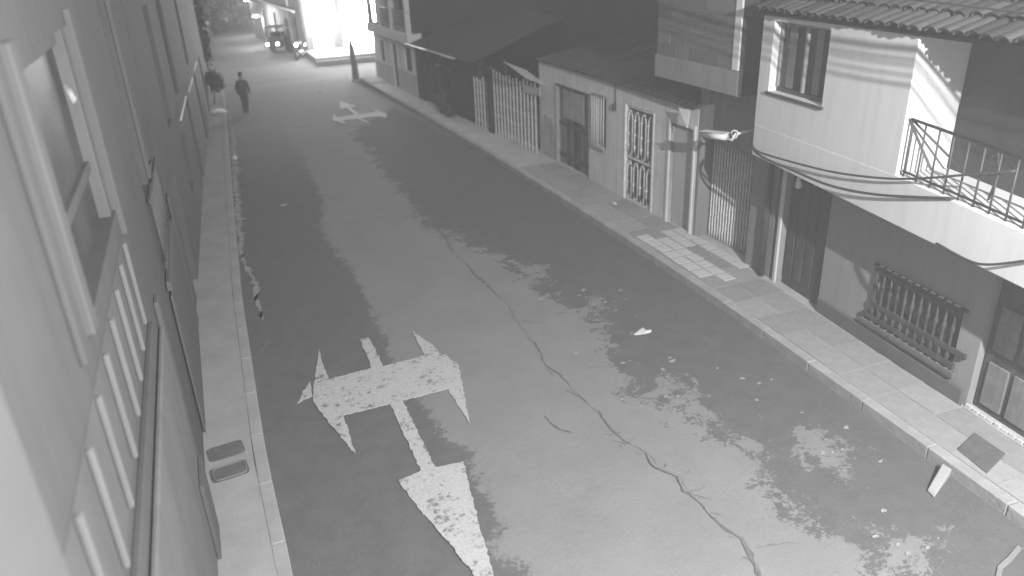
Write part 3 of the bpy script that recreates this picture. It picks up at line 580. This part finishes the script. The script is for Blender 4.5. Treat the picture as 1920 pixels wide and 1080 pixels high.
# far street lamps by the tricycle
def far_lamp(x, y, zt, label, W):
    r = link('street_lamp', None); r.location = (x, y, 0); tag(r, label, 'street lamp', 'lamps up the side street')
    MB().tube([(0,0,-.1),(0,0,zt)], [.06,.04], 8).build('post', polem, r, True); MB().tube([(0,0,zt-.02),(-.3,0,zt+.05)], .03, 6).build('arm', polem, r, True)
    bevel(MB().box(-.55,-.2,-.12,.12,zt+.02,zt+.14).build('lamp_head', frame_l, r), .02); MB().box(-.52,-.23,-.1,.1,zt-.05,zt+.017).build('lamp_glass', glow_lamp, r)
    l = plight('lamp_light', (-.38, 0, zt-.15), W, .1, r)
far_lamp(3.9, 48.6, 1.75, 'short lit street lamp beside the tricycle', 150); far_lamp(4.0, 55.2, 2.3, 'lit street lamp farther up the row house wall', 200)
# ------------------------------------------------------------------ tall dark building behind the low houses
h = House('rear_building', (11.6, 8), (10.6, 34), 1, 'dark windowless building rising behind the low roofs', 'building')
h.part('wall', darkp, 0, 26, -3, 0, 0, 7.5, bev=0); h.part('parapet', darkp, 0, 26, .003, .1, 5.0, 5.25)
# ------------------------------------------------------------------ left side houses
def left_house(name, A, B, label): return House(name, A, B, -1, label, 'house')
h = left_house('balcony_house', (-1.09, -4), (-1.07, 6.0), 'grey house beside the left pavement with pale-framed window above a barred opening'); o4 = 4.
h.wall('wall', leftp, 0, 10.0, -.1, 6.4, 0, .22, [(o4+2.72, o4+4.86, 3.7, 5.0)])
h.part('room_back', void, 5.5, 9.9, -1.2, -1.1, 2, 6, bev=0); h.part('pilaster', mat('near_pier', .095, var=.06, bump=.05), 0, o4+1.1, .0, .04, -.1, 6.4, bev=.02)
w = h.part('window', leftl, o4+2.62, o4+2.78, -.1, .04, 3.7, 5.1, bev=.01)
h.part('frame', leftp, o4+2.30, o4+2.42, .0, .03, 3.7, 5.1, w); h.part('frame', leftl, o4+4.84, o4+4.94, -.1, .035, 3.5, 5.1, w); h.part('frame', leftd, o4+4.66, o4+4.82, -.12, -.02, 3.7, 5.0, w)
h.part('frame', leftd, o4+2.8, o4+4.66, -.12, -.06, 4.9, 5.0, w); h.part('frame', leftp, o4+2.8, o4+4.66, -.12, -.06, 4.05, 4.12, w); h.part('pane', mat('dusty_window_glass', .05, var=.25, rough=.5, bump=0, spec=.25), o4+2.8, o4+4.66, -.1, -.094, 3.7, 4.9, w, 0)
cq = (o4+4.42, .03, 4.62); q_ = []  # small tilted pane added to mirror the shop floodlight as a bright glint
for dy in (-.004, .004):
    for a_, b_ in ((-.09, -.06), (.09, -.06), (.09, .06), (-.09, .06)): q_.append((cq[0]+a_, cq[1]+.27*b_+.96*dy, cq[2]+.96*b_-.27*dy))
MB().add(q_, [(0,1,2,3),(7,6,5,4),(0,4,5,1),(1,5,6,2),(2,6,7,3),(3,7,4,0)]).build('glint_pane', glz, w); h.part('window_sill', leftp, o4+1.15, o4+4.96, .0, .04, 2.58, 2.72)
rl = link('window_grille', None, h.r); h.part('shutter', leftd, o4+1.15, o4+4.8, .001, .004, 2.82, 3.52, rl, 0)
for k in range(9): u = o4+1.0+k*.455; h.part('bar', mat('left_bar', .12, var=.08, bump=.05), u-.022, u+.022, .005, .035, 2.84, 3.5, rl)
h.part('lower_wall_panel', mat('left_lower_paint', .12, var=.1, bump=.08, streak=.2), o4+1.3, o4+5.55, .002, .05, .14, 2.4, bev=.015); h.part('door_jamb', leftd, o4+5.6, o4+5.8, .002, .04, .1, 2.6)
h.part('sill_strip', leftl, o4+5.0, o4+5.5, .052, .09, .14, 1.0)
h = left_house('narrow_house', (-1.07, 6.0), (-1.07, 10.7), 'dark grey house with small barred balcony beyond the pale-framed window')
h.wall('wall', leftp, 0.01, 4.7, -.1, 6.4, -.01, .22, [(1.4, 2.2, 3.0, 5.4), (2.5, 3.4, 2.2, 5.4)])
h.part('room_back', void, .5, 4.6, -1.2, -1.1, 1, 6, bev=0)
h.part('shutter', leftd, 1.4, 2.2, -.14, -.1, 3.0, 5.4); h.part('shutter', leftd, 2.5, 3.4, -.14, -.1, 2.2, 5.4); h.part('jamb', leftl, 2.36, 2.42, -.02, .03, 2.9, 5.4)
h.part('balcony_slab', leftd, 1.2, 3.5, .0, .05, 2.05, 2.16); rl = link('balcony_railing', None, h.r)
for k in range(6): u = 1.5+k*.32; h.tube('bar', leftl, [(u, .035, 2.3), (u, .035, 3.0)], .018, rl)
h.tube('top_rail', leftp, [(1.3, .035, 3.02), (3.4, .035, 3.02)], .016, rl); h.tube('bottom_rail', leftp, [(1.3, .035, 2.28), (3.4, .035, 2.28)], .016, rl)
h.part('lower_wall_panel', leftl, 1.3, 4.4, .002, .03, .14, 1.95, bev=.01); h.part('door_jamb', leftd, 4.45, 4.68, .002, .04, .1, 2.2)
h = left_house('shuttered_house', (-1.07, 10.7), (-.75, 17.6), 'dark shuttered house on the left with a pale drainpipe strip at its far end')
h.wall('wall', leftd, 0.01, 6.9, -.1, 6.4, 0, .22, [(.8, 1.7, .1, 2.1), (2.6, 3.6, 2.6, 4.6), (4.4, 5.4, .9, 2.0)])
h.part('room_back', void, .4, 6.8, -1.2, -1.1, 0, 6, bev=0); h.part('door', wood, .8, 1.7, -.14, -.1, .1, 2.1); h.part('shutter', wood, 2.6, 3.6, -.14, -.1, 2.6, 4.6); h.part('shutter', wood2, 4.4, 5.4, -.14, -.1, .9, 2.0)
h.part('pilaster', leftl, 5.9, 6.15, .002, .07, 2.7, 6.4); h.tube('balcony_rail', barw, [(3.9, .12, 2.5), (6.6, .12, 2.5)], .02)
h = left_house('plain_house', (-.75, 17.6), (-.29, 25.6), 'plain grey house on the left with two rails, before the climbing plants')
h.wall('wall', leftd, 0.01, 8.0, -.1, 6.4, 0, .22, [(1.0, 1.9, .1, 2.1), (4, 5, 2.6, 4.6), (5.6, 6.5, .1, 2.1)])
h.part('room_back', void, .4, 7.8, -1.2, -1.1, 0, 6, bev=0)
for a in (1.0, 5.6): h.part('door', wood, a, a+.9, -.14, -.1, .1, 2.1)
h.part('shutter', wood, 4, 5, -.14, -.1, 2.6, 4.6); h.tube('balcony_rail', barw, [(1.0, .12, 2.4), (3.2, .12, 2.4)], .02); h.tube('balcony_rail', barw, [(4.6, .12, 2.4), (6.4, .12, 2.4)], .02)
h = left_house('end_house', (-.29, 25.6), (.13, 33.4), 'grey end house on the left corner with plants on its wall')
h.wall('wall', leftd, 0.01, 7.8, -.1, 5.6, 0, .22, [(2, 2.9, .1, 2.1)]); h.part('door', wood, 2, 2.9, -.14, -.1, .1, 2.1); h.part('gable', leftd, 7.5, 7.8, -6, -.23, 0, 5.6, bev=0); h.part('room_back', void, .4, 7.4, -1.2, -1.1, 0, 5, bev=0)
r = link('wall_plant', None); r.location = (.12, 30.0, 0); tag(r, 'leafy bush growing out from the end house wall', 'plant')
leaves([((.12,0,1.0),(.32,.5,.42)), ((.2,.3,.8),(.3,.4,.3)), ((.02,-.3,1.1),(.2,.4,.3))], 260, .07, leafm, 'foliage', r, 9); MB().tube([(-.05,0,.1),(.05,0,.6),(.15,.1,1.0)], [.03,.02,.01], 6).build('stem', barkm, r)
r = link('climbing_plant', None); r.location = (.1, 32.4, 0); tag(r, 'tall climbing plant on the corner of the end house', 'plant')
leaves([((.1,.2,z),(.22,.4,.45)) for z in (1.6, 2.2, 2.8, 3.4)], 170, .08, leafm, 'foliage', r, 11); MB().tube([(0,0,.05),(.05,.1,1.5),(.08,.15,3.4)], [.04,.03,.01], 6).build('stem', barkm, r)
# ------------------------------------------------------------------ trees at the top of the street
def tree(x, y, hgt, cr_, label, seed):
    g = np.random.default_rng(seed); r = link('tree', None); r.location = (x, y, 0); tag(r, label, 'tree', 'trees beyond the junction')
    tk = MB().tube([(0,0,-.2),(.1,.05,hgt*.3),(.05,.1,hgt*.6)], [.22,.16,.1], 8)
    for k in range(5):
        a = g.random()*6.28; tk.tube([(.08,.06,hgt*(.3+.06*k)),(math.cos(a)*cr_*.4,math.sin(a)*cr_*.4,hgt*(.5+.06*k)),(math.cos(a)*cr_*.7,math.sin(a)*cr_*.7,hgt*(.62+.07*k))],[.09,.06,.02],6)
    tk.build('trunk', barkm, r, True)
    cs = [((g.normal()*cr_*.5, g.normal()*cr_*.5, hgt*(.12+.83*g.random())), (cr_*.36, cr_*.36, cr_*.3)) for _ in range(26)]
    leaves(cs, 150, .13, leafm, 'crown', r, seed)
for i, (x, y, hh, c_, lb) in enumerate([(.9, 56.5, 4.6, 1.3, 'dark tree by the garden wall past the junction'), (2.2, 60, 5, 1.5, 'dark broad tree in the middle of the far street end'), (3.5, 63, 5.5, 1.6, 'dark tall tree behind the broad one'), (5.0, 65, 6, 1.8, 'dark tree closing the far street end behind the row house')]): tree(x, y, hh, c_, lb, 20+i)
h = House('garden_wall', (.2, 44), (1.6, 64), -1, 'low dark garden wall under the trees past the junction', 'wall'); h.part('wall', leftd, 0, 20, -.2, 0, 0, 1.0, bev=.02); h.part('coping', concrete, -.05, 20.05, -.24, .04, 1.003, 1.08)
# ------------------------------------------------------------------ person walking
def skin_body(name, J, E, R, parent, mt):
    me = bpy.data.meshes.new(name); me.from_pydata(J, E, []); o = link(name, me, parent)
    sk = o.modifiers.new('skin', 'SKIN'); sk.use_smooth_shade = True
    for i, r in enumerate(R): o.data.skin_vertices[0].data[i].radius = (r, r*.8)
    o.data.skin_vertices[0].data[0].use_root = True
    ss = o.modifiers.new('subdivision', 'SUBSURF'); ss.levels = 2; ss.render_levels = 2
    me.materials.append(mt); return o
r = link('person', None); r.location = gnd((463, 212)); r.rotation_euler = (0, 0, 2.8); r.scale = (.8,)*3; tag(r, 'person in dark clothes walking along the road by the left kerb', 'person')
J = [(0,0,.95),(0,-.01,1.15),(0,0,1.36),(0,.0,1.47),(0,-.02,1.6),(0,-.03,1.72),
     (.19,0,1.38),(.26,.03,1.12),(.25,-.04,.88),(.25,-.06,.79),(-.19,0,1.38),(-.26,-.02,1.12),(-.25,-.1,.9),(-.25,-.13,.81),
     (.095,0,.88),(.1,-.1,.5),(.09,.05,.1),(.09,-.1,.03),(-.095,0,.88),(-.1,.05,.5),(-.09,.24,.14),(-.09,.12,.04)]
E_ = [(0,1),(1,2),(2,3),(3,4),(4,5),(2,6),(6,7),(7,8),(8,9),(2,10),(10,11),(11,12),(12,13),(0,14),(14,15),(15,16),(16,17),(0,18),(18,19),(19,20),(20,21)]
R_ = [.17,.18,.2,.075,.1,.08,.1,.075,.055,.05,.1,.075,.055,.05,.13,.1,.075,.05,.13,.1,.075,.05]
bo = skin_body('body', J, E_, R_, r, cloth_d)
dg = bpy.context.evaluated_depsgraph_get(); em = bpy.data.meshes.new_from_object(bo.evaluated_get(dg)); bo.modifiers.clear(); bo.data = em
em.materials.clear()
for x in (cloth_d, cloth_t, skinm): em.materials.append(x)
for p in em.polygons:
    z = p.center.z; p.material_index = 2 if z > 1.47 or (abs(p.center.x) > .2 and z < .86) else (1 if z < .95 else 0); p.use_smooth = True
hb = MB(); 
for j in range(6):
    a = j*math.pi/2/5; 
hr = bpy.data.meshes.new('hair'); bm = bmesh.new(); bmesh.ops.create_uvsphere(bm, u_segments=14, v_segments=10, radius=.1)
bmesh.ops.delete(bm, geom=[v for v in bm.verts if v.co.z < -.02 and v.co.y < .03], context='VERTS'); bm.to_mesh(hr); bm.free(); hr.materials.append(hairm); ho = link('hair', hr, r); ho.location = (0, -.02, 1.71); ho.scale = (.95, 1.05, 1)
# ------------------------------------------------------------------ motorcycle and cargo tricycle at the junction
def wheel(parent, loc, rad, w=.05, name='wheel'):
    t = MB().tube([(rad*math.cos(a), 0, rad*math.sin(a)) for a in np.linspace(0, 2*math.pi, 21)], w, 8, False).build('wheel', rubber, parent, True); t.location = loc
    ri = MB().tube([(0,-.04,0),(0,.04,0)], rad*.25, 10).build('hub', steel, t)
    for k in range(4): a = k*math.pi/4; MB().tube([(-rad*.85*math.cos(a),0,-rad*.85*math.sin(a)),(rad*.85*math.cos(a),0,rad*.85*math.sin(a))], .008, 5).build('spoke', steel, t)
    return t
r = link('motorcycle', None); gm = gnd((566, 109)); r.location = gm; r.rotation_euler = (0, 0, -2.1); r.scale = (.85,)*3; tag(r, 'dark motorcycle parked at the kerb before the floodlit shop', 'motorcycle')
wheel(r, (.62,0,.3), .27); wheel(r, (-.62,0,.3), .27)
MB().tube([(.62,0,.3),(.5,0,.75),(.42,0,1.0)], .03, 8).build('fork', steel, r, True); MB().tube([(.42,-.33,1.04),(.44,0,1.0),(.42,.33,1.04)], .018, 8).build('handlebar', steel, r, True)
MB().tube([(.4,0,.85),(.15,0,.88),(-.05,0,.8)], [.08,.16,.1], 10).build('tank', paintd, r, True); MB().tube([(-.05,0,.78),(-.35,0,.78),(-.75,0,.86)], [.1,.12,.07], 10).build('seat', rubber, r, True)
MB().tube([(.3,0,.35),(-.05,0,.38),(-.2,0,.4)], [.12,.17,.12], 10).build('engine', steel, r, True); MB().tube([(0,.14,.3),(-.4,.15,.3),(-.8,.15,.38)], [.03,.05,.05], 8).build('exhaust', steel, r, True)
MB().tube([(.45,0,.86),(.56,0,.86)], [.05,.1], 12).build('headlight', glow_soft, r, True); MB().tube([(-.75,0,.72),(-.82,0,.7)], [.05,.05], 8).build('tail_light', glow_soft, r, True)
MB().tube([(0,.06,.3),(.05,.25,.03)], .015, 6).build('kickstand', steel, r); bevel(MB().box(-.62,.2,-.13,.13,.5,.68).build('side_cover', paintd, r), .05, 2)
r = link('cargo_tricycle', None); r.location = gnd((521, 96)); r.rotation_euler = (0, 0, -1.9); r.scale = (.8,)*3; tag(r, 'dark three-wheeled taxi with canopy and two lit headlights beyond the motorcycle', 'tricycle')
wheel(r, (1.0,0,.26), .22, .06); wheel(r, (-.6,.55,.26), .22, .06); wheel(r, (-.6,-.55,.26), .22, .06)
P = [(-1.1,.35),(-1.1,1.0),(.25,1.0),(.55,.9),(1.15,.75),(1.2,.4),(.5,.3)]
o = MB().add([(x,-.55,z) for x, z in P]+[(x,.55,z) for x, z in P], [tuple(range(7)), tuple(range(13,6,-1))]+[(i,(i+1)%7,7+(i+1)%7,7+i) for i in range(7)]).build('body', paintd, r); bevel(o, .05, 2)
o = bevel(MB().box(-1.1,.45,-.58,.58,1.62,1.68).build('canopy', darkp, r), .03, 2)
for x, y in ((-1.05,.5),(-1.05,-.5),(.4,.5),(.4,-.5)): MB().tube([(x,y,.98),(x,y,1.62)], .025, 6).build('canopy_post', steel, r)
bevel(MB().box(.36,.4,-.48,.48,1.0,1.6).build('windscreen', glz, r), .004)
for y in (-.35,.35): MB().tube([(1.12,y,.62),(1.22,y,.62)], [.07,.1], 12).build('headlight', glow_soft, r, True)
bevel(MB().box(-.9,-.5,-.5,.5,1.0,1.25).build('seat', rubber, r), .05, 2)
# ------------------------------------------------------------------ security camera, cables
def B1w(u, v, z):
    t = Vector((.68, 6.68)).normalized(); n = Vector((-t.y, t.x)); return Vector((6.95+t.x*u+n.x*v, t.y*u+n.y*v, z))
r = link('security_camera', None); r.location = (7.22, 8.42, 2.43); tag(r, 'white bullet security camera on a bracket under the block house', 'camera'); r.rotation_euler = (0, .1, math.radians(100))
MB().tube([(.16,0,0),(.62,0,-.0)], [.055,.055], 14).build('barrel', plastic, r, True); bevel(MB().box(.12,.68,-.065,.065,.055,.068).build('sunshade', plastic, r), .004); MB().tube([(.62,0,0),(.635,0,0)], .045, 14).build('lens', rubber, r, True)
MB().tube([(.2,0,-.02),(.05,0,-.04),(0,-.0,.04)], .02, 8).build('arm', plastic, r, True); MB().tube([(0,-.5,.05),(0,0,.05)], .02, 8).build('bracket', plastic, r, True)
MB().tube([(.06*math.cos(a), .05*math.sin(a*2)*.3, .05+.06*math.sin(a)) for a in np.linspace(0, 6.0, 16)], .012, 6).build('coiled_lead', plastic, r, True)
o = MB().tube([(0,0,0),(.01,0,-.08),(.03,0,-.2)], [.012,.03,.055], 8).build('insulator', plastic, None, True); o.location = B1w(7.45, .05, 2.03); tag(o, 'white cone-shaped insulator hanging below the corner of the white house', 'insulator')
def cable(pts, rad, label, group=None):
    P = [Vector(p) for p in pts]; Q = []
    for i in range(len(P)-1):
        for k in range(6):
            t = k/6; p0, p1, p2, p3 = P[max(i-1,0)], P[i], P[i+1], P[min(i+2,len(P)-1)]
            Q.append(.5*((2*p1)+(p2-p0)*t+(2*p0-5*p1+4*p2-p3)*t*t+(3*p1-p0-3*p2+p3)*t**3))
    Q.append(P[-1]); o = MB().tube(Q, rad, 6).build('cable', cablem, None, True); return tag(o, label, 'cable', group)
cable([B1w(7.86,.62,2.44),B1w(7.45,.76,2.45),B1w(6.74,.69,2.47),B1w(5.86,.69,2.56),B1w(5.04,.69,2.71),B1w(4.49,.69,2.86),B1w(3.96,.7,3.04),B1w(3.5,.58,3.19)], .014, 'upper black cable sagging from the white wall corner to the balcony railing')
cable([B1w(7.86,.62,2.40),B1w(7.37,.76,2.40),B1w(6.72,.69,2.36),B1w(5.93,.69,2.37),B1w(5.08,.69,2.5),B1w(4.1,.62,2.74)], .017, 'lower black cable sagging across the white balcony slab')
cable([B1w(4.2,.62,2.2),B1w(3.68,.72,2.22),B1w(3.43,.72,2.27),B1w(3.05,.72,2.46),B1w(2.6,.62,2.7)], .014, 'short black cable looped under the balcony slab edge')
for i, (x, z, rr) in enumerate([(5.68, 4.97, .021), (5.68, 4.90, .010), (5.68, 4.86, .008), (5.68, 4.79, .007), (5.68, 4.72, .010)]):
    cable([(x-.9, -12, z+.5), (x-.3, -2, z+.04), (x, 1.6, z), (x+.13, 3.5, z), (x+.5, 9, z+.25), (x+.9, 14, z+.9), (x+1.2, 32.7, z+3)], rr, ['thick overhead cable above the right pavement', 'overhead wire just under the thick cable', 'thin overhead wire, third below the thick cable', 'thinnest overhead wire, second from the bottom', 'lowest overhead wire strung along the right houses'][i], 'overhead cables')
# ------------------------------------------------------------------ litter, covers, ramp block
def scrap(name, px, rx, ry, hgt, mt, label, cat, seed, z0=0.):
    g = np.random.default_rng(seed); c = gnd(px, z0); bm = bmesh.new(); bmesh.ops.create_icosphere(bm, subdivisions=2, radius=1)
    for v in bm.verts:
        k = 1+g.normal()*.18; v.co = Vector((v.co.x*rx*k, v.co.y*ry*k, max(0, v.co.z*k)*hgt+.004))
    me = bpy.data.meshes.new(name); bm.to_mesh(me); bm.free(); me.materials.append(mt); o = link(name, me); o.location = c; tag(o, label, cat); return o
scrap('plastic_bag', (410,211), .26, .2, .14, mat('bright_bag', .85, bump=.1), 'crumpled white bag lying against the left kerb behind the person', 'bag', 1, PZ)
scrap('plastic_bag', (440,298), .07, .12, .1, paper, 'small white bag in the left gutter', 'bag', 2)
scrap('paper_scrap', (1206,623), .13, .07, .03, paper, 'torn white paper on the dark road surface', 'paper', 3)
scrap('paper_scrap', (532,385), .1, .07, .012, mat('grey_scrap', .3), 'grey flattened scrap on the dark left half of the road', 'paper', 4)
scrap('paper_scrap', (612,118), .25, .1, .05, paper, 'white scrap on the junction below the raised pavement', 'paper', 5)
scrap('paper_scrap', (600,190-17), .05, .05, .03, paper, 'tiny white scrap on the road before the far arrow', 'paper', 6)
scrap('cigarette_packet', (1152,382), .05, .09, .03, paper, 'small white packet on the pavement before the scroll gate', 'packet', 7, PZ+.012)
q = [gnd(p, PZ+.015)[:2] for p in ((1827,812),(1885,852),(1850,888),(1795,843))]
e_ = [gnd(p)[:2] for p in ((1908,1022),(1916,1030),(1898,1052),(1880,1068),(1876,1086),(1866,1084),(1870,1062),(1888,1046))]
tag(bevel(MB().prism(e_, 0, .012).build('cardboard_strip', mat('pale_card', .17, var=.15, bump=.1)), .003), 'pale bent strip of card lying on the road beside the kerb', 'cardboard')
cv = bevel(MB().prism(q, PZ, PZ+.03).build('access_cover', coverm), .006); tag(cv, 'square dark access cover set in the pavement by the panelled door', 'access cover')
def rrect(w, hh, rr, n=5):
    P = []
    for cx, cy_, a0 in ((w-rr, hh-rr, 0), (-w+rr, hh-rr, 1), (-w+rr, -hh+rr, 2), (w-rr, -hh+rr, 3)):
        for k in range(n): a = (a0+k/(n-1))*math.pi/2; P.append((cx+rr*math.cos(a), cy_+rr*math.sin(a)))
    return P
for px, lb in (((424,846), 'rounded water meter cover on the left pavement, the plain one'), ((431,884), 'rounded water meter cover with raised rim on the left pavement')):
    c = gnd(px, PZ); r = MB().prism(rrect(.2,.14,.06), 0, .012).build('meter_cover', coverm); r.location = c; r.rotation_euler = (0, 0, .12); tag(r, lb, 'meter cover', 'meter covers')
    if 'rim' in lb: MB().tube([(x*.85, y_*.85, .014) for x, y_ in rrect(.2,.14,.06)]+[(.17,.07,.014)], .008, 6, False).build('rim', mat('cover_rim', .16), r)
q = [gnd(p)[:2] for p in ((1764,882),(1782,893),(1751,935),(1738,922))]; hz = (.10, .10, .03, .03)
o = bevel(MB().add([(*p, 0) for p in q]+[(*p, z_) for p, z_ in zip(q, hz)], [(3,2,1,0),(4,5,6,7),(0,1,5,4),(1,2,6,5),(2,3,7,6),(3,0,4,7)]).build('kerb_ramp', mat('pale_concrete', .3, var=.1, bump=.3)), .012, 2); tag(o, 'pale concrete wedge leaning on the kerb near the access cover', 'ramp')
# ------------------------------------------------------------------ the street lamp that lights the near street
r = link('street_lamp', None); r.location = (5.3, -4.2, 0); tag(r, 'street lamp reaching out over the road from the right pavement', 'street lamp')
MB().tube([(0,0,-.2),(0,0,3),(0,0,6.5)], [.09,.07,.055], 12).build('pole', polem, r, True)
MB().tube([(0,0,6.4),(-.6,.5,6.72),(-1.5,1.25,6.68)], [.035,.03,.03], 8).build('arm', polem, r, True)
bevel(MB().box(-2.0,-1.4,1.22,1.58,6.6,6.74).build('lamp_head', polem, r), .03, 2); MB().box(-1.92,-1.48,1.28,1.52,6.57,6.597).build('lamp_glass', emis('street_lamp_glass', 30.), r)
l = bpy.data.lights.new('street_lamp_light', 'POINT'); l.energy = LAMP_W; l.shadow_soft_size = .05; lo = link('street_lamp_light', l); lo.location = LAMP
# ------------------------------------------------------------------ night haze
hz_ = MB().box(-118, 118, -58, 258, -1.1, 8.6).build('haze', bpy.data.materials.new('haze')); tag(hz_, kind='stuff'); hm = hz_.data.materials[0]; hm.use_nodes = True; nt = hm.node_tree; nt.nodes.clear()
vo = nt.nodes.new('ShaderNodeVolumePrincipled'); vo.inputs['Color'].default_value = (.9, .9, .9, 1); vo.inputs['Density'].default_value = .0054; vo.inputs['Anisotropy'].default_value = .1
nt.links.new(vo.outputs[0], nt.nodes.new('ShaderNodeOutputMaterial').inputs['Volume'])
